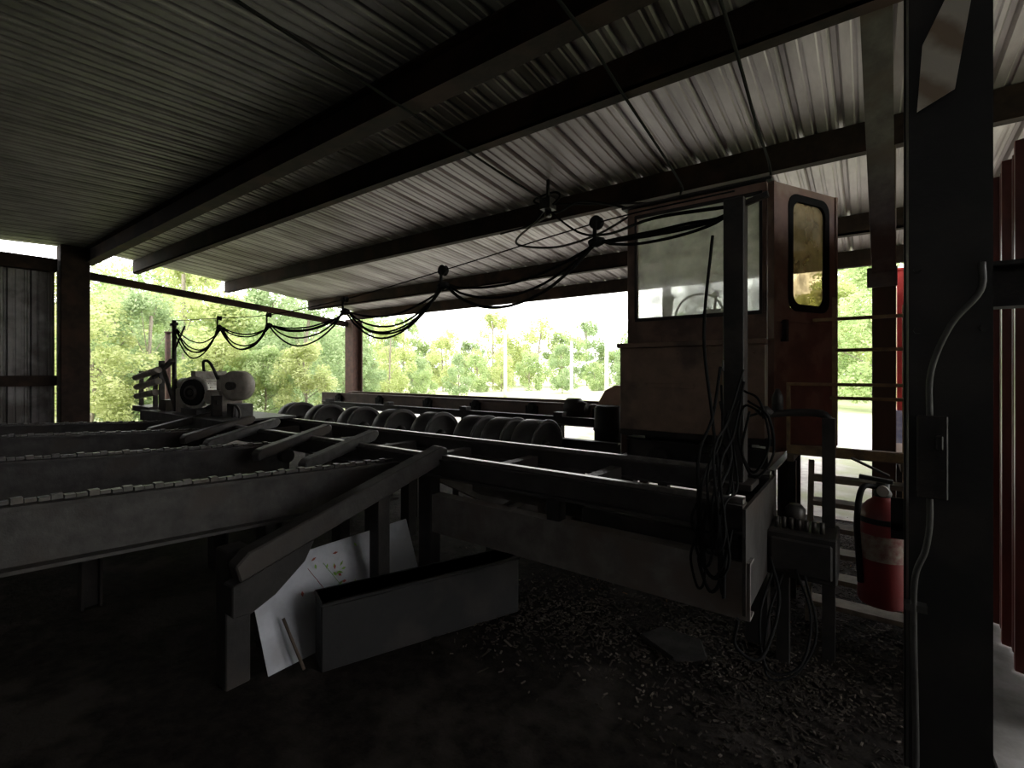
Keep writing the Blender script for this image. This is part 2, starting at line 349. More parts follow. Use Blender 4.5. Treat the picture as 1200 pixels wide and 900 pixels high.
conduit('hanging_hose',[(-2.95,4.60,3.48),(-3.1,4.6,3.58),(-2.9,4.7,3.66),(-2.75,4.6,3.55),(-2.88,4.62,3.47)],'coiled dark hose tied at the roof junction box',M_CABLE,.012,cat='hose')
conduit('hanging_hose',[(-3.9,5.0,3.42),(-3.3,4.8,3.38),(-2.95,4.62,3.46)],'dark hose drooping along the purlin to junction box',M_CABLE,.012,cat='hose')
conduit('hanging_hose',[(-2.9,4.6,3.42),(-2.3,4.2,2.98),(-1.7,3.6,2.72),(-1.1,3.0,2.58),(-.58,2.74,2.48)],'long black hose sagging from roof to the mast top',M_CABLE,.011,cat='hose')

# ------------------------------------------------------------------ festoon
WZ={-8.3:2.30,-6.76:2.24,-5.47:2.19,-4.01:2.24,-2.70:2.35,-1.36:2.48,-.56:2.50}
FY=2.72
conduit('festoon_wire',[(x,FY,z+.05) for x,z in sorted(WZ.items())],'taut overhead steel wire carrying the cable trolleys',M_CABLE,.005,3,cat='wire')
for k,x in enumerate([-6.76,-5.47,-4.01,-2.70,-1.36]):
    z=WZ[x]; e=empty('cable_trolley',(x,FY,z),label='small black cable trolley hanging on the overhead wire',cat='trolley',group='festoon cable trolleys')
    r=.03 if k<3 else .042
    b=B(); b.lathe((x,FY-.02,z+.05),(x,FY+.02,z+.05),[(0,r),(.3,r*.8),(.7,r*.8),(1,r)],20); make('wheel',b,M_BLACK,parent=e)
    b=B(); b.box(x-.012,x+.012,FY-.03,FY-.02,z-.07,z+.06); b.lathe((x-.05,FY,z-.07),(x+.05,FY,z-.07),[(0,.02),(.5,.035),(1,.02)],12); make('cable_clamp',b,M_BLACK,parent=e)
low={(-8.3,-6.76):1.78,(-6.76,-5.47):1.84,(-5.47,-4.01):1.90,(-4.01,-2.70):1.87,(-2.70,-1.36):2.05,(-1.36,-.56):2.36}
for c in range(5):
    pts=[]; xs=sorted(WZ)
    for i in range(len(xs)-1):
        a,bx=xs[i],xs[i+1]; za=WZ[a]-.07; zb=WZ[bx]-.07; lw=low[(a,bx)]+([0,.05,.09,.15,.20][c]+.035*math.sin(i*2.3+c*1.7))*(1 if i<5 else .4)
        for t in ([0,.12,.3,.5,.7,.88]):
            zline=za+(zb-za)*t; zl=lw; mid=(za+zb)/2
            pts.append((a+(bx-a)*t,FY+(c-1)*.016+.012*math.sin(9*t+c),zline-(mid-zl)*(1-(2*t-1)**2)))
    pts.append((xs[-1],FY,WZ[xs[-1]]-.05))
    b=B(); b.tube(pts,.009,8,3); make('festoon_cable',b,M_CABLE,label='black power cable hanging in swags from trolleys',cat='cable',group='festoon cables')

b=B(); b.box(-.605,-.505,2.67,2.77,1.02,2.50); b.box(-.66,-.46,2.62,2.82,1.0,1.03); b.beam((-.56,2.72,2.46),(-.40,2.72,2.50),.03,.03); b.box(-.61,-.60,2.66,2.78,1.6,1.66)
make('cable_mast',b,M_DARK,bevel=.004,label='upright black steel mast holding the cable wire end',cat='mast')
b=B(); b.cyl((-8.3,2.72,1.0),(-8.3,2.72,2.36),.03,10); b.beam((-8.3,2.72,1.6),(-8.0,2.6,1.05),.03,.03); b.beam((-8.3,2.72,1.9),(-7.9,2.72,2.25),.02,.02); b.beam((-8.42,2.72,2.3),(-8.2,2.72,2.3),.04,.04)
make('cable_mast',b,M_DARK,label='slim steel mast at the far end of the track',cat='mast')

# ------------------------------------------------------------------ carriage track
tr=empty('carriage_track',(-4.2,2.8,0),label='long black steel sawmill carriage track on legs',cat='track')
for y in (2.4,3.15):
    b=B(); b.ibeam((-8.4,y,.925),(-.45,y,.925),.10,.13,.014)
    make('track_beam',b,M_ARM,parent=tr)
    b=B(); b.box(-8.4,-.45,y-.022,y+.022,.99,1.015); make('rail',b,M_RAIL,parent=tr,label='polished rail head',bevel=.004)
for i in range(12):
    x=-8.3+i*.69; b=B(); b.box(x-.04,x+.04,2.45,3.10,.86,.94); make('cross_tie',b,M_ARM,parent=tr)
b=B(); b.chan((-2.45,2.4,.605),(-.42,2.4,.605),.09,.26,.012,1); make('lower_frame_beam',b,M_LOWB,parent=tr,label='deep dull grey lower beam')
b=B(); b.chan((-2.45,3.15,.60),(-.42,3.15,.60),.08,.25,.012,1); make('lower_frame_beam',b,M_LOWB,parent=tr)
b=B(); b.box(-.45,-.435,2.34,3.22,.50,.98); make('end_plate',b,M_ARM,parent=tr)
for x in (-8.2,-6.6,-5.0,-3.6,-2.52,-.52):
    for y in (2.4,3.15):
        if x==-.52 and y==2.4: continue
        b=B(); b.box(x-.06,x+.06,y-.05,y+.05,0.0,.86); make('leg',b,M_DARK,parent=tr,bevel=.004)
b=B(); b.box(-.57,-.47,2.36,2.44,.73,.86); make('riser',b,M_DARK,parent=tr)
b=B(); b.box(-1.5,-1.42,2.36,2.44,.73,.86); make('riser',b,M_DARK,parent=tr)
b=B(); b.beam((-2.42,2.78,.72),(-.5,2.78,.72),.06,.1); make('stretcher',b,M_LOWB,parent=tr)
b=B(); b.beam((-3.1,2.78,.84),(-2.15,2.85,.62),.34,.012); make('guide_plate',b,M_LOWB,parent=tr,label='pale angled steel plate')
for x in (-2.1,-1.65,-1.2,-.75):
    b=B(); b.box(x-.04,x+.04,2.44,3.11,.5,.6); make('cross_member',b,M_LOWB,parent=tr)
b=B(); b.box(-1.35,-.6,2.5,3.0,.62,.80); b.cyl((-1.35,2.75,.72),(-1.6,2.75,.72),.07,16); make('carriage_drive_box',b,M_DARK,parent=tr,bevel=.01)

# ------------------------------------------------------------------ log deck beams
for X in (-2.80,-4.25,-5.9,-7.3):
    e=empty('log_deck_beam',(X,.5,0),label='heavy steel log deck beam with drag chain on top',cat='beam',group='log deck beams')
    H=.27
    p0=(X,-2.6,1.234-H/2); p1=(X,2.30,.94-H/2)
    b=B(); b.ibeam(p0,p1,.14,H,.016); make('i_beam',b,M_ARM,parent=e)
    b=B(); n=120
    P0=Vector(p0)+Vector((0,0,H/2+.01)); P1=Vector(p1)+Vector((0,0,H/2+.01))
    for i in range(n):
        c=P0.lerp(P1,(i+.5)/n)
        w=.026 if i%2 else .042
        b.box(c.x-w/2,c.x+w/2,c.y-.018,c.y+.018,c.z-.008,c.z+.008+(.008 if i%3==0 else 0))
    make('drag_chain',b,M_STEEL,parent=e,kind='stuff')
    for y in (-1.9,.9 if X<-3 else 1.40,1.7 if X<-3 else 2.15):
        zt=.94+.06*(2.3-y)-H+.01; b=B()
        b.ibeam((X,y,0.0),(X,y,zt),.11,.11,.014,up=(0,1,0)); make('leg',b,M_DARK,parent=e)
    b=B(); b.cyl((X-.09,2.24,.84),(X+.09,2.24,.84),.06,20); make('tail_sprocket',b,M_DARK,parent=e)

def skid(p0,p1,w,h,m,label):
    b=B(); P0,P1,d,a,u,l=b.frame(p0,p1)
    prof=[(0,-h*.5),(l*.94,-h*.5),(l,-h*.1),(l,h*.25),(l*.97,h*.5),(l*.05,h*.5),(0,h*.2)]
    pts=[P0+d*s+u*t-a*(w/2) for s,t in prof]
    b.prism(pts,a*w)
    make('log_skid',b,m,bevel=.008,label=label,cat='skid',group='log skids')
skid((-2.46,1.05,.64),(-2.42,2.44,1.03),.10,.12,M_ARM,'long rounded steel skid sloping down from the track')
for X in (-3.30,-4.0,-4.95,-5.5,-6.5):
    skid((X+.05,1.85,.92),(X-.12,2.62,1.06),.085,.085,M_WHEEL if X in(-3.3,-4.95) else M_STEEL,'short worn steel skid resting on the track')
b=B(); b.box(-2.68,-2.56,1.06,1.18,0,.70); b.prism([(-2.42,1.03,.57),(-2.42,1.46,.69),(-2.42,1.40,.58),(-2.42,1.24,.46),(-2.42,1.12,.41),(-2.42,1.03,.42)],(-.10,0,0)); b.beam((-2.62,1.12,.52),(-2.44,1.12,.52),.10,.08)
make('skid_stand',b,M_DARK,bevel=.006,label='dark steel stand under the lower end of skid',cat='stand')
b=B(); b.beam((-2.40,1.46,.185),(-1.94,2.61,.185),.18,.37)
b.beam((-2.40,1.455,.36),(-1.94,2.615,.36),.22,.02)
make('base_channel',b,M_COLM,bevel=.008,label='heavy dark timber-like steel beam lying on the dirt',cat='beam')
b=B(); b.box(-2.49,-2.40,1.86,1.95,0,.86); make('stub_post',b,M_DARK,bevel=.004,label='short dark steel post under the log deck',cat='post')

b=B(); b.prism([(-2.50,1.24,.01),(-2.50,2.34,.01),(-2.70,2.34,.52),(-2.70,1.22,.52)],(-.005,0,0.002))
make('sheet_metal_panel',b,M_SHEET,label='pale grey bare sheet metal panel leaning under the deck',cat='metal sheet')
b=B(); b.cyl((-2.40,1.38,.015),(-2.54,1.34,.26),.008,8); make('stick',b,M_WOOD,label='thin dark stick leaning on the grey metal sheet',cat='stick')
def sprig(n,mt,lab,y0):
    b=B()
    for i in range(n):
        z=rnd.uniform(.26,.48); c=Vector((-2.50-(z*.392)+.03,y0+rnd.uniform(-.16,.16),z))
        a=rnd.uniform(0,6.28); d=Vector((.1,math.cos(a),math.sin(a)))*.018; s=Vector((0.1,-math.sin(a),math.cos(a)))*.008
        k=len(b.v); b.v+= [c-d,c+s,c+d,c-s]; b.f.append([k,k+1,k+2,k+3]); b.sm.append(False)
    b.tube([(-2.47,y0+.06,.12),(-2.55,y0,.28),(-2.64,y0-.08,.44)],.0015,4)
    make('vine_sprig',b,mt,label=lab,cat='plant')
sprig(14,leafmat('shade_leaf',(.22,.42,.10),(.40,.58,.18)),'small green leafy sprig growing over the sheet metal',1.72)
sprig(7,mat('red_leaf',(.35,.05,.04),(.25,.08,.04),bump=0),'small red-leaved sprig growing over the sheet metal',1.62)

# ------------------------------------------------------------------ drive unit at end of track
e=empty('drive_unit',(-6.9,2.75,1.0),label='electric motor and pulley drive on the track end',cat='motor')
b=B(); b.box(-8.35,-5.75,2.36,3.2,1.016,1.045); b.box(-7.25,-6.75,2.45,2.95,1.045,1.12); b.box(-6.35,-6.12,2.64,2.85,1.045,1.2); b.box(-8.4,-5.7,2.33,2.355,.90,1.045); make('base_plate',b,M_WHEEL,parent=e,bevel=.004)
b=B(); b.lathe((-7.12,2.95,1.33),(-6.88,2.45,1.33),[(0,.12),(.05,.17),(.12,.19),(.85,.19),(.9,.205),(.97,.205),(.98,.175),(.9,.17)],32)
for i in range(20):
    a=2*math.pi*i/20; sd=Vector((.901,.433,0))
    o_=sd*(.195*math.cos(a))+Vector((0,0,.195*math.sin(a))); b.beam(Vector((-7.09,2.89,1.33))+o_,Vector((-6.92,2.53,1.33))+o_,.012,.012)
b.box(-7.12,-7.02,2.9,3.0,1.12,1.25); b.box(-7.0,-6.86,2.48,2.85,1.5,1.6)
make('motor_body',b,M_MOTOR,parent=e)
b=B(); b.lathe((-6.895,2.48,1.33),(-6.872,2.432,1.33),[(0,.17),(1,.165)],28); make('fan_cover',b,M_BLACK,parent=e)
b=B(); b.lathe((-6.872,2.432,1.33),(-6.862,2.412,1.33),[(0,.09),(1,.085),(1,.06)],20,caps=False); b.cyl((-6.872,2.432,1.33),(-6.86,2.41,1.33),.03,16)
make('fan_grille',b,M_STEEL,parent=e)
b=B(); b.lathe((-6.32,2.82,1.42),(-6.24,2.66,1.42),[(0,.16),(.1,.185),(.9,.185),(1,.15),(1.0,.02)],36); make('pulley_guard',b,M_TAN,parent=e,label='rounded tan-grey pulley guard')
b=B(); b.cyl((-6.24,2.66,1.42),(-6.21,2.60,1.42),.05,16); make('pulley_hub',b,M_STEEL,parent=e)
b=B(); b.beam((-6.75,2.75,1.52),(-6.35,2.75,1.56),.06,.05); b.box(-6.7,-6.4,2.6,2.85,1.1,1.36); b.cyl((-6.55,2.6,1.28),(-6.53,2.5,1.28),.09,18); b.box(-6.6,-6.5,2.62,2.72,1.36,1.55); make('gearbox',b,M_TAN,parent=e,bevel=.006)
b=B(); b.beam((-6.85,2.6,1.10),(-6.35,2.55,1.22),.05,.05); b.box(-6.45,-6.38,2.5,2.6,1.05,1.3); b.tube([(-6.9,2.6,1.55),(-6.8,2.55,1.72),(-6.6,2.55,1.70),(-6.5,2.6,1.5)],.018,8); b.tube([(-6.1,2.6,1.05),(-5.95,2.55,1.2),(-5.8,2.55,1.12),(-5.75,2.5,.9)],.014,8); make('linkage',b,M_DARK,parent=e)
b=B(); b.box(-7.6,-7.3,2.5,2.8,1.045,1.36); b.cyl((-7.6,2.6,1.42),(-7.3,2.6,1.42),.09,16); make('reducer',b,M_TAN,parent=e,bevel=.006)
e2=empty('cable_arm_frame',(-8.2,2.6,1.0),label='steel frame with angled tubes beside the motor',cat='frame')
b=B(); b.beam((-8.1,2.5,1.05),(-8.1,2.5,1.75),.06,.06); b.beam((-8.35,2.5,1.05),(-8.35,2.5,1.55),.05,.05); b.beam((-8.9,2.5,1.35),(-7.7,2.5,1.75),.05,.05); b.beam((-8.1,2.5,1.7),(-7.6,2.5,1.12),.04,.04); b.beam((-7.6,2.5,1.05),(-7.6,2.5,1.5),.04,.04); make('upright',b,M_STEEL,parent=e2)
b=B(); b.cyl((-8.95,2.43,1.50),(-8.0,2.43,1.62),.045,14); b.cyl((-8.9,2.43,1.36),(-8.0,2.43,1.46),.045,14); b.cyl((-8.9,2.43,1.22),(-8.1,2.43,1.30),.045,14); make('ram_tube',b,M_TAN,parent=e2,label='pale hydraulic tubes')
b=B(); b.box(-9.0,-8.3,2.4,2.7,1.0,1.08); b.beam((-8.95,2.5,1.0),(-8.95,2.5,1.6),.05,.05); b.beam((-7.9,2.5,1.05),(-7.9,2.5,1.2),.2,.1); make('bracket',b,M_STEEL,parent=e2)

# ------------------------------------------------------------------ wheels row
fy=3.95
b=B(); b.chan((-7.4,3.62,.80),(-1.9,3.62,.80),.08,.22,.012,1); b.chan((-7.4,4.28,.80),(-1.9,4.28,.80),.08,.22,.012,-1)
for x in (-7.3,-5.7,-4.0,-2.4):
    b.box(x-.05,x+.05,3.58,3.66,0,.69); b.box(x-.05,x+.05,4.24,4.32,0,.69); b.box(x-.03,x+.03,3.66,4.24,.70,.76)
make('roller_conveyor',b,M_STEEL,label='long dark steel roller conveyor bed behind the track',cat='conveyor')
for X in (-7.05,-6.29,-5.49,-4.75,-4.05,-3.38,-3.0,-2.62):
    e=empty('conveyor_disc',(X,fy,.55),label='wide dark steel conveyor disc with raised pale rim',cat='wheel',group='conveyor discs')
    zc=.84; T=.15
    b=B(); b.lathe((X-T,fy,zc),(X+T,fy,zc),[(0,.24),(.03,.272),(.08,.278),(.90,.278),(.90,.245),(.86,.235),(.80,.10)],48); make('drum',b,M_DISC,parent=e)
    b=B(); b.lathe((X+T*.74,fy,zc),(X+T*.86,fy,zc),[(0,.279),(.1,.290),(.9,.290),(1,.279)],48,caps=False); make('rim',b,M_WHEEL,parent=e)
    b=B(); b.cyl((X-.17,fy,zc),(X+.17,fy,zc),.03,12); b.lathe((X+T*.6,fy,zc),(X+T*.95,fy,zc),[(0,.09),(.5,.07),(1,.05)],16); make('hub',b,M_DARK,parent=e)
b=B(); b.ibeam((-7.8,4.85,1.02),(-1.9,4.85,1.02),.08,.10,.012)
for x in (-7.6,-6.0,-4.4,-2.9,-2.0): b.box(x-.04,x+.04,4.81,4.89,0,.97); b.box(x-.06,x+.06,4.80,4.90,1.07,1.12)
make('guide_rail',b,M_DARK,label='steel guide rail with brackets between conveyor rows',cat='rail')

fb=empty('waste_conveyor',(-5.3,5.6,0),label='rusty steel conveyor frame with bearings and legs',cat='conveyor')
M_RUSTL=mat('dull_brown_steel',(.17,.115,.09),(.11,.08,.068),rough=.75,scale=6,bump=.2)
for y,s in ((5.35,1),(5.95,-1)):
    b=B(); b.chan((-8.6,y,1.07),(-1.85,y,1.07),.08,.24,.012,s); make('side_channel',b,M_RUSTL,parent=fb)
b=B(); b.box(-8.6,-1.85,5.4,5.9,1.0,1.01); make('belt_bed',b,M_RUST,parent=fb)
for x in (-8.4,-6.4,-4.4,-2.3):
    for y in (5.35,5.95):
        b=B(); b.box(x-.05,x+.05,y-.04,y+.04,0,.95); make('leg',b,M_RUST,parent=fb)
for x in (-8.0,-6.8,-5.6,-4.6,-3.6,-2.6):
    b=B(); b.lathe((x,5.26,1.12),(x,5.40,1.12),[(0,.04),(.1,.065),(.9,.065),(1,.04)],16); b.box(x-.09,x+.09,5.27,5.31,1.02,1.14); make('bearing',b,M_BLACK,parent=fb)
b=B(); b.lathe((-3.0,5.2,1.14),(-2.72,5.2,1.14),[(0,.10),(.05,.13),(.6,.13),(.65,.10),(1,.08)],20); b.box(-3.0,-2.75,5.12,5.28,.95,1.02); make('gear_motor',b,M_DARK,parent=fb)
b=B(); b.lathe((-2.17,4.6,.75),(-2.17,4.6,1.24),[(0,.13),(.05,.14),(.45,.14),(.5,.155),(.55,.14),(.95,.14),(1,.12)],24); b.box(-2.3,-2.04,4.48,4.72,0,.75)
make('oil_drum',b,M_BLACK,label='small black drum on a steel stand',cat='drum')
b=B(); b.prism([(-2.48,5.0,1.13),(-2.48,5.0,1.25),(-2.40,5.0,1.38),(-2.28,5.0,1.44),(-2.0,5.0,1.44),(-2.0,5.0,1.13)],(0,.24,0)); make('chute_hood',b,mat('orange_hood_paint',(.42,.26,.19),(.30,.19,.14),rough=.6),bevel=.01,label='faded orange rounded sheet metal chute hood',cat='hood')

# ------------------------------------------------------------------ operator cab
cab=empty('operator_cab',(-1.13,4.6,0),label='faded orange operator cab with dusty windows on stand',cat='cab')
x0,x1,y0,y1=-1.70,-.60,4.0,5.0; zb,zt=1.10,3.02
def wallframe(b,axis,c,t,u0,u1,z0,z1,w0,w1,wz0,wz1):
    segs=[(u0,u1,z0,wz0),(u0,u1,wz1,z1),(u0,w0,wz0,wz1),(w1,u1,wz0,wz1)]
    for a,bb,c0,c1 in segs:
        if axis=='y': b.box(a,bb,c,c+t,c0,c1)
        else: b.box(c,c+t,a,bb,c0,c1)
b=B(); wallframe(b,'y',y0,.04,x0,x1,zb,zt,-1.61,-.645,2.05,2.95)
make('front_wall',b,M_CAB,parent=cab,bevel=.004)
b=B(); b.box(x0-.03,x1,y0-.09,y0-.002,1.10,1.80); b.box(x0-.05,x1+.01,y0-.12,y0-.002,1.80,1.84)
for k in range(8):
    for z in (1.16,1.74): b.cyl((x0+.05+k*.14,y0-.09,z),(x0+.05+k*.14,y0-.10,z),.010,6)
b.box(x0+.2,x0+.6,y0-.10,y0-.09,1.46,1.50)
make('front_panel',b,M_CABP,parent=cab,bevel=.006,label='grimy tan boxy lower front panel')
b=B()
for z in (2.04,2.935): b.box(-1.625,-.63,y0-.012,y0,z-.01,z+.02)
for x in (-1.62,-.64): b.box(x-.010,x+.010,y0-.012,y0,2.05,2.95)
make('window_frame',b,M_DARK,parent=cab)
b=B(); b.box(-1.61,-.645,y0+.015,y0+.021,2.05,2.95); make('window_pane',b,M_GLASS,parent=cab,label='dusty pale front window glass')
b=B(); wallframe(b,'y',y1-.04,.04,x0,x1,zb,zt,-1.64,-.66,1.6,2.96); make('rear_wall',b,M_CAB,parent=cab)
b=B(); b.box(-1.64,-.66,y1-.02,y1-.014,1.6,2.96); make('window_pane',b,M_GLASSR,parent=cab)
b=B(); wallframe(b,'x',x0,.04,y0+.04,y1-.04,zb,zt,4.12,4.9,1.7,2.9); make('side_wall',b,M_CAB,parent=cab)
b=B(); b.box(x1-.04,x1,y0+.04,4.2,zb,zt); b.box(x1-.04,x1,4.85,y1-.04,zb,zt); b.box(x1-.04,x1,4.2,4.85,2.92,zt); make('door_frame',b,M_CABD,parent=cab)
b=B(); b.box(x0-.04,x1+.04,y0-.04,y1+.02,zt,zt+.025); make('cab_roof',b,M_DARK,parent=cab,bevel=.006)
b=B(); b.box(x0-.05,x1+.05,y0-.05,y1+.05,1.05,1.10)
for x in (x0,x1): b.ibeam((x,y0,.95),(x,y1,.95),.1,.2,.014)
b.ibeam((x0,y0+.02,.93),(x1,y0+.02,.93),.1,.16,.014); make('base_frame',b,M_DARK,parent=cab)
b=B(); b.box(x0+.12,x1-.12,y0+.1,y1-.1,.65,1.05); b.cyl((x0+.3,y0+.12,.85),(x0+.3,y0-.1,.85),.11,20); b.cyl((x0+.7,y0+.12,.82),(x0+.7,y0-.06,.82),.14,20); make('hydraulic_tank',b,M_DARK,parent=cab,bevel=.01,label='black tank and pumps under the cab')
for x in (x0,x1):
    for y in (y0+.05,y1-.05):
        b=B(); b.box(x-.05,x+.05,y-.05,y+.05,0,.85); make('leg',b,M_DARK,parent=cab)
b=B(); b.box(-1.30,-.95,4.55,4.88,1.50,1.60); b.box(-1.30,-.95,4.83,4.92,1.6,2.2); b.cyl((-1.12,4.7,1.1),(-1.12,4.7,1.5),.05,12); make('operator_seat',b,M_BLACK,parent=cab,bevel=.03)
b=B(); b.box(-1.5,-.75,4.15,4.40,1.85,2.02)
b.tube([(-1.15+.20*math.cos(a),4.22,2.06+.20*math.sin(a)) for a in [math.pi*k/8 for k in range(9)]],.010,6,2)
for x in (-1.42,-1.05,-.85): b.cyl((x,4.3,2.02),(x+.03,4.25,2.24),.012,8); b.lathe((x+.03,4.25,2.22),(x+.03,4.25,2.28),[(0,.012),(.5,.03),(1,.01)],10)
make('control_console',b,M_DARK,parent=cab)
dv=Vector((.452,.892,0)).normalized(); dn=Vector((.892,-.452,0)).normalized(); H0=Vector((-.572,3.97,0)); up=Vector((0,0,1))
def dp(s,z,o=0): return H0+dv*s+up*z+dn*o
W=.79
def rr(s0,s1,z0,z1,r,o,n=5):
    P=[]
    for (cs,cz,a0) in ((s1-r,z1-r,0),(s0+r,z1-r,90),(s0+r,z0+r,180),(s1-r,z0+r,270)):
        for k in range(n+1):
            a=math.radians(a0+90*k/n); P.append(dp(cs+r*math.cos(a),cz+r*math.sin(a),o))
    return P
ws0,ws1,wz0,wz1=.20,.66,2.08,2.92
DB=1.0
b=B()
for (s0,s1,z0,z1) in ((0,W,DB,wz0),(0,W,wz1,3.0),(0,ws0,wz0,wz1),(ws1,W,wz0,wz1)):
    b.obox(dp((s0+s1)/2,(z0+z1)/2,0),dv,dn,up,s1-s0,.04,z1-z0)
for s in (.012,W-.012): b.obox(dp(s,(DB+3)/2,.024),dv,dn,up,.024,.012,3-DB)
for z in (DB+.02,1.98): b.obox(dp(W/2,z,.024),dv,dn,up,W,.012,.024)
door=make('door',b,M_CABD,parent=cab,label='faded rusty maroon steel cab door swung open')
b=B()
ring2=rr(ws0-.025,ws1+.025,wz0-.025,wz1+.025,.1,.026)
ri=rr(ws0+.03,ws1-.03,wz0+.03,wz1-.03,.08,.026)
ro=rr(ws0-.025,ws1+.025,wz0-.025,wz1+.025,.1,.018); ri2=rr(ws0+.03,ws1-.03,wz0+.03,wz1-.03,.08,.0)
n=len(ring2); bse=len(b.v); b.v+=ring2+ri+ro+ri2
for i in range(n):
    j=(i+1)%n
    b.f.append([bse+i,bse+j,bse+n+j,bse+n+i]); b.f.append([bse+n+i,bse+n+j,bse+3*n+j,bse+3*n+i]); b.f.append([bse+i,bse+j,bse+2*n+j,bse+2*n+i]); b.sm+=[False]*3
make('window_gasket',b,M_CABLE,parent=door)
b=B(); b.prism(rr(ws0+.0,ws1-.0,wz0,wz1,.09,0),dn*.006); make('window_pane',b,M_GLASSY,parent=door,label='rounded door glass with yellow reflections in its tint')
b=B(); b.obox(dp(.10,1.9,.05),dv,dn,up,.03,.03,.16); b.obox(dp(.10,1.97,.035),dv,dn,up,.02,.04,.02); b.obox(dp(.10,1.83,.035),dv,dn,up,.02,.04,.02); make('handle',b,M_DARK,parent=door)

# ------------------------------------------------------------------ ladder / rail
e=empty('access_ladder',(-.1,4.2,0),label='worn yellow access ladder and guard rail by the cab',cat='ladder')
RY=3.86
for z,xa in ((1.51,-.45),(1.42,-.20),(1.74,-.17),(1.95,-.30)):
    b=B(); b.box(xa,.21,RY,RY+.03,z-.011,z+.011)
    make('guard_rail',b,M_YEL,parent=e,bevel=.004)
for xa,xb,za,zt in ((-.19,-.165,1.05,2.1),(.18,.215,.0,2.02),(-.46,-.435,1.05,1.52)):
    b=B(); b.box(xa,xb,RY+.03,RY+.06,za,zt); make('rail_post',b,M_YEL,parent=e)
b=B()
for k in range(4): b.box(-.45,.22,3.84+k*.10,3.91+k*.10,1.02,1.045)
b.box(-.45,-.41,3.84,4.21,.97,1.02); b.box(.17,.21,3.84,4.21,.97,1.02); make('platform',b,M_STEP,parent=e,label='weathered slatted platform')
b=B(); b.box(-.45,.22,3.815,3.835,1.03,1.09); make('toe_board',b,M_YEL,parent=e)
for q in ((-.44,-.40,4.15,4.19),(.16,.20,4.15,4.19),(-.44,-.40,3.88,3.92)):
    b=B(); b.box(*q,0,.97); make('platform_leg',b,M_DARK,parent=e)
for x in (.20,-.30):
    b=B(); b.beam((x,3.56,0.02),(x,3.80,1.0),.03,.07); make('stringer',b,M_STEP,parent=e)
for i,z in enumerate((.12,.27,.42,.57,.72,.87)):
    b=B(); b.box(-.29,.19,3.53+z*.24,3.66+z*.24,z,z+.03); make('rung',b,M_STEP,parent=e)

# ------------------------------------------------------------------ valve stand
e=empty('hydraulic_valve_stand',(-.25,3.1,0),label='grimy hydraulic valve stand with hoses beside the track',cat='valve stand')
b=B(); b.box(-.20,-.14,3.15,3.21,0,1.34); b.box(-.40,-.34,2.98,3.04,0,.66); b.tube([(-.50,3.15,1.34),(-.36,3.18,1.36),(-.20,3.18,1.36),(-.165,3.18,1.30)],.022,10); make('frame',b,M_DARK,parent=e)
b=B(); b.box(-.44,-.12,2.92,3.22,.50,.74); b.box(-.42,-.14,2.90,2.92,.53,.71); make('valve_box',b,M_DARK,parent=e,bevel=.008)
b=B()
for i in range(7): b.cyl((-.40+i*.035,3.0,.74),(-.40+i*.035,3.0,.80),.012,8)
b.lathe((-.32,3.08,.74),(-.32,3.08,.86),[(0,.05),(.8,.05),(1,.03)],14); make('valve_bank',b,M_STEEL,parent=e)
b=B(); b.lathe((-.47,3.05,1.34),(-.47,3.05,1.40),[(0,.02),(.5,.05),(1,.02)],14); b.lathe((-.41,3.10,1.38),(-.41,3.10,1.50),[(0,.03),(.6,.03),(1,.01)],12); make('pressure_fitting',b,M_DARK,parent=e)
H_=[[(-.42,2.90,.6),(-.35,2.7,.45),(-.40,2.5,.25),(-.5,2.45,.3),(-.46,2.3,.5)],
 [(-.30,2.90,.56),(-.22,2.75,.40),(-.25,2.6,.22),(-.38,2.55,.18),(-.42,2.6,.4),(-.40,2.90,.55)],
 [(-.26,2.90,.54),(-.20,2.8,.30),(-.28,2.7,.12),(-.40,2.65,.10),(-.40,2.7,.35),(-.36,2.90,.52)],
 [(-.5,3.05,1.36),(-.62,2.9,1.3),(-.7,2.8,1.15),(-.62,2.66,1.12)],
 [(-.50,2.65,1.5),(-.42,2.6,1.45),(-.38,2.6,1.25),(-.45,2.6,1.1),(-.52,2.62,1.25),(-.50,2.64,1.42),(-.42,2.62,1.40)],
 [(-.48,2.64,1.45),(-.38,2.58,1.38),(-.36,2.58,1.2),(-.44,2.58,1.08),(-.50,2.60,1.2),(-.47,2.62,1.40)],
 [(-.64,2.6,2.3),(-.67,2.55,1.8),(-.62,2.5,1.4),(-.58,2.5,1.03)]]
hr=random.Random(21)
for k in range(10):
    xa=-.56+hr.uniform(-.07,.06); top=hr.uniform(1.25,1.65); xo=-.58+hr.uniform(-.16,.07); lo_=hr.uniform(.50,.95); xe=hr.uniform(-.66,-.50)
    H_.append([(xa,2.65,top),(xo+.02,2.50,top-.25),(xo,2.32,(top+lo_)/2),(xo+.03,2.28,lo_+.08),((xo+xe)/2+.02,2.27,lo_),(xe,2.285,lo_+.12),(xe+.01,2.33,lo_+hr.uniform(.15,.3))])
for k,h in enumerate(H_):
    b=B(); b.tube(h,.006 if k%3 else .008,8,6); make('hydraulic_hose',b,M_CABLE,label='black hydraulic hose looping beside the mast',cat='hose',group='hydraulic hoses')
b=B(); b.box(-.22,.02,2.05,2.30,.002,.010)
for i in range(5):
    for j in range(5): b.beam((-.20+i*.047,2.07+j*.048,.012),(-.18+i*.047,2.10+j*.048,.012),.008,.005)
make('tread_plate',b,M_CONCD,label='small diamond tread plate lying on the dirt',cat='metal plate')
b=B()
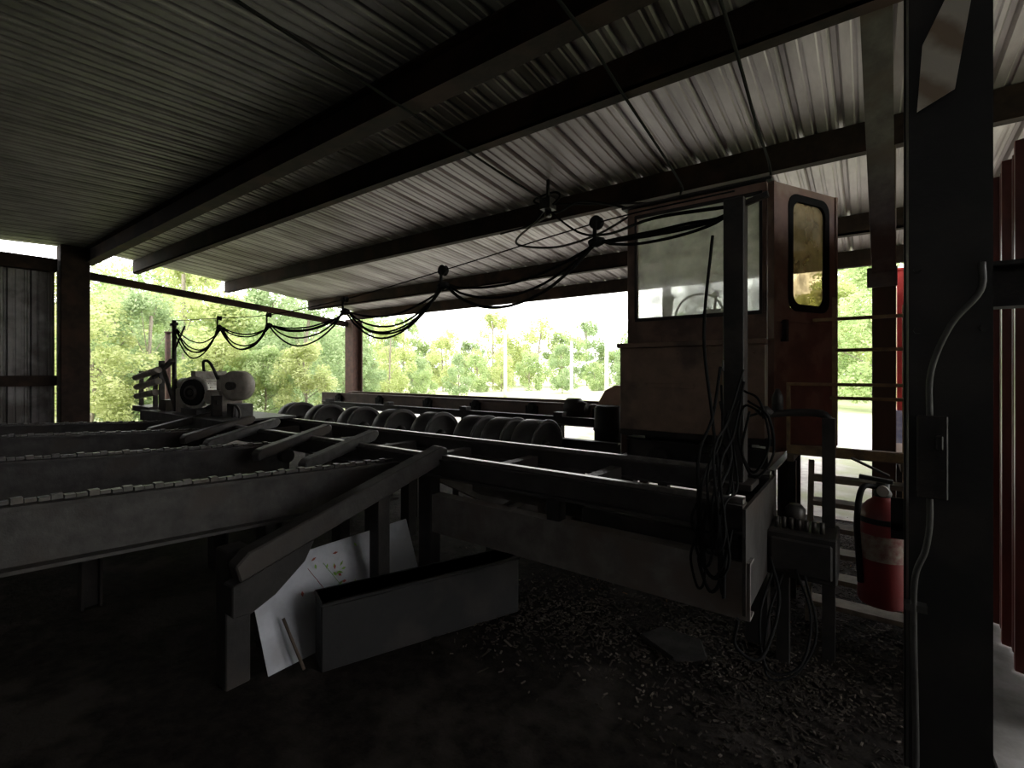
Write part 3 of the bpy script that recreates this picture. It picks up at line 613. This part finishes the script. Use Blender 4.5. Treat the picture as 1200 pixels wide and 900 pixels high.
b.prism([(-1.10,2.75,0),(-.85,2.62,0),(-.70,2.75,0),(-.78,2.92,0),(-1.02,2.92,0)],(0,0,.03)); make('concrete_block',b,M_CONCD,bevel=.012,label='dirty broken concrete slab piece on the dirt',cat='concrete block')

# debris
def debris(n,reg,mt,lab,name,l0,l1,seed,tilt=.4):
    r=random.Random(seed); b=B(); cs=[(r.uniform(reg[0],reg[1]),r.uniform(reg[2],reg[3]),r.uniform(.15,.6)) for _ in range(36)]
    for i in range(n):
        c=r.choice(cs); x=r.gauss(c[0],c[2]); y=r.gauss(c[1],c[2])
        if y<1.9 or (x<-2.2 and y<3) or x>.62: continue
        a=r.uniform(0,3.14); l=r.uniform(l0,l1)*(1 if r.random()<.97 else 3); w=r.uniform(.004,.010)
        ax=Vector((math.cos(a),math.sin(a),r.uniform(-tilt,tilt))).normalized(); ay=Vector((-math.sin(a),math.cos(a),0)); az=ax.cross(ay)
        b.obox((x,y,.008),ax,ay,az,l,w,.005)
    make(name,b,mt,kind='stuff',label=lab,cat='debris')
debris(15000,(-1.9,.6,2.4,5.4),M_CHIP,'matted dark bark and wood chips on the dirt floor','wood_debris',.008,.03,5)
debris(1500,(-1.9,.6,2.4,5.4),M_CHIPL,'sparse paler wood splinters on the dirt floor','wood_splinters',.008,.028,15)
debris(500,(-3.2,-1.0,4.0,6.0),M_LEAFL,'dry brown leaves scattered under the conveyor','dry_leaves',.02,.05,9)

# ------------------------------------------------------------------ outside: trees, poles
def treemesh(seed,h,cr,leafs,ls):
    r=random.Random(seed); b=B()
    b.tube([(0,0,0),(r.uniform(-.1,.1),r.uniform(-.1,.1),h*.4),(r.uniform(-.3,.3),r.uniform(-.3,.3),h*.85)],.08,8,4)
    cl=[]
    for i in range(38):
        a=r.uniform(0,6.28); u=r.uniform(.02,1); rad=cr*math.sin(math.pi*min(.97,(u*.80+.17)))**.6*r.uniform(.45,1)
        c=Vector((rad*math.cos(a),rad*math.sin(a),h*(.05+.93*u))); cl.append((c,r.uniform(.45,.85)*cr*.45))
        if i%3==0: b.tube([(0,0,c.z*.6),(c.x*.5,c.y*.5,c.z*.8),tuple(c)],.025,5,3)
    tm=bpy.data.meshes.new('trunk'); tm.from_pydata([tuple(v) for v in b.v],[],b.f); tm.materials.append(M_BARK)
    V=[];F=[]
    for i in range(leafs):
        c,s=cl[r.randrange(len(cl))]
        d=Vector((r.gauss(0,1),r.gauss(0,1),r.gauss(0,.8))).normalized()*(s*r.uniform(.6,1.05)); p=c+d
        if p.z<.05: p.z=.1
        a=Vector((r.gauss(0,1),r.gauss(0,1),r.gauss(0,.5))).normalized(); q=a.cross(Vector((r.gauss(0,1),r.gauss(0,1),r.gauss(0,1)))).normalized()
        l=ls*r.uniform(.6,1.3); n=len(V)
        V+= [tuple(p-a*l),tuple(p+q*l*.5),tuple(p+a*l),tuple(p-q*l*.5)]; F.append((n,n+1,n+2,n+3))
    return tm,V,F
variants=[]
for k,(seed,h,cr,lf,ls) in enumerate(((1,6,2.2,9500,.11),(2,7,2.6,11000,.11),(3,5,2.4,9500,.11),(4,7.5,2.3,11000,.11))):
    tm,V,F=treemesh(seed,h,cr,lf,ls); ms=[]
    for m in M_LEAF:
        fm=bpy.data.meshes.new('foliage'); fm.from_pydata(V,[],F); fm.materials.append(m); ms.append(fm)
    variants.append((tm,ms))
def tree(ang,dist,sc,i,lab='leafy bright green tree in the wood outside the shed',grp='trees around the yard'):
    a=math.radians(ang); x,y=-dist*math.sin(a),dist*math.cos(a); tm,ms=variants[i%4]
    e=bpy.data.objects.new('tree',None); e.location=(x,y,-.02); e.scale=(sc,)*3; e.rotation_euler=(0,0,i*1.7); COL.objects.link(e)
    setmeta(e,lab,'tree',grp)
    t=bpy.data.objects.new('trunk',tm); t.parent=e; COL.objects.link(t)
    f=bpy.data.objects.new('foliage',ms[(i*7+i//3)%3]); f.parent=e; COL.objects.link(f)
i=0
a=-14
while a<92:
    d=rnd.uniform(48,56); tree(a,d,rnd.uniform(.80,1.0)*(1 if 12<a<50 else 1.2),i); i+=1; a+=rnd.uniform(2.3,3.2)
a=-12
while a<92:
    d=rnd.uniform(34,41); tree(a,d,rnd.uniform(.38,.58),i); i+=1; a+=rnd.uniform(2.8,4.2)
for a,d,s in ((60,20,.66),(66,21,.82),(71,21,.80),(76.5,22,.74),(82,23,.72),(56,24,.68),(51,27,.55),(63,27,1.0),(73,29,1.05),(79,30,.9),(-1,24,.85),(3,27,.95),(1,33,1.2),(68,17,.5),(74,17,.5),(60,16.5,.42),(54,24,.4),(47,27,.32),(43,28,.34),(64,17,.4),(78,16.5,.5)):
    tree(a,d,s,i); i+=1
for ang,d,h in ((37.4,30,4.1),(25.4,27,5.2),(29.5,32,3.6)):
    a=math.radians(ang); x,y=-d*math.sin(a),d*math.cos(a)
    b=B(); b.lathe((x,y,0),(x,y,h),[(0,.12),(1,.08)],12); make('utility_pole',b,M_WHITE,label='thin pale utility pole in front of the trees',cat='pole',group='utility poles')

# ------------------------------------------------------------------ world, camera
w=bpy.data.worlds.new('World'); S.world=w; w.use_nodes=True
nt=w.node_tree; bg=nt.nodes['Background']; bg.inputs['Color'].default_value=(1,.99,.985,1); bg.inputs['Strength'].default_value=5.2
cam=bpy.data.cameras.new('Camera'); co=bpy.data.objects.new('Camera',cam); COL.objects.link(co); S.camera=co
cam.sensor_width=36; cam.lens=560/1200*36; cam.shift_y=-15/1200; cam.clip_end=500; cam.clip_start=.05
co.location=(0,0,1.6); co.rotation_euler=(math.radians(90),0,math.radians(36.6))
S.view_settings.view_transform='Standard'
for o in bpy.data.objects:
    if '_w' in o: del o['_w']
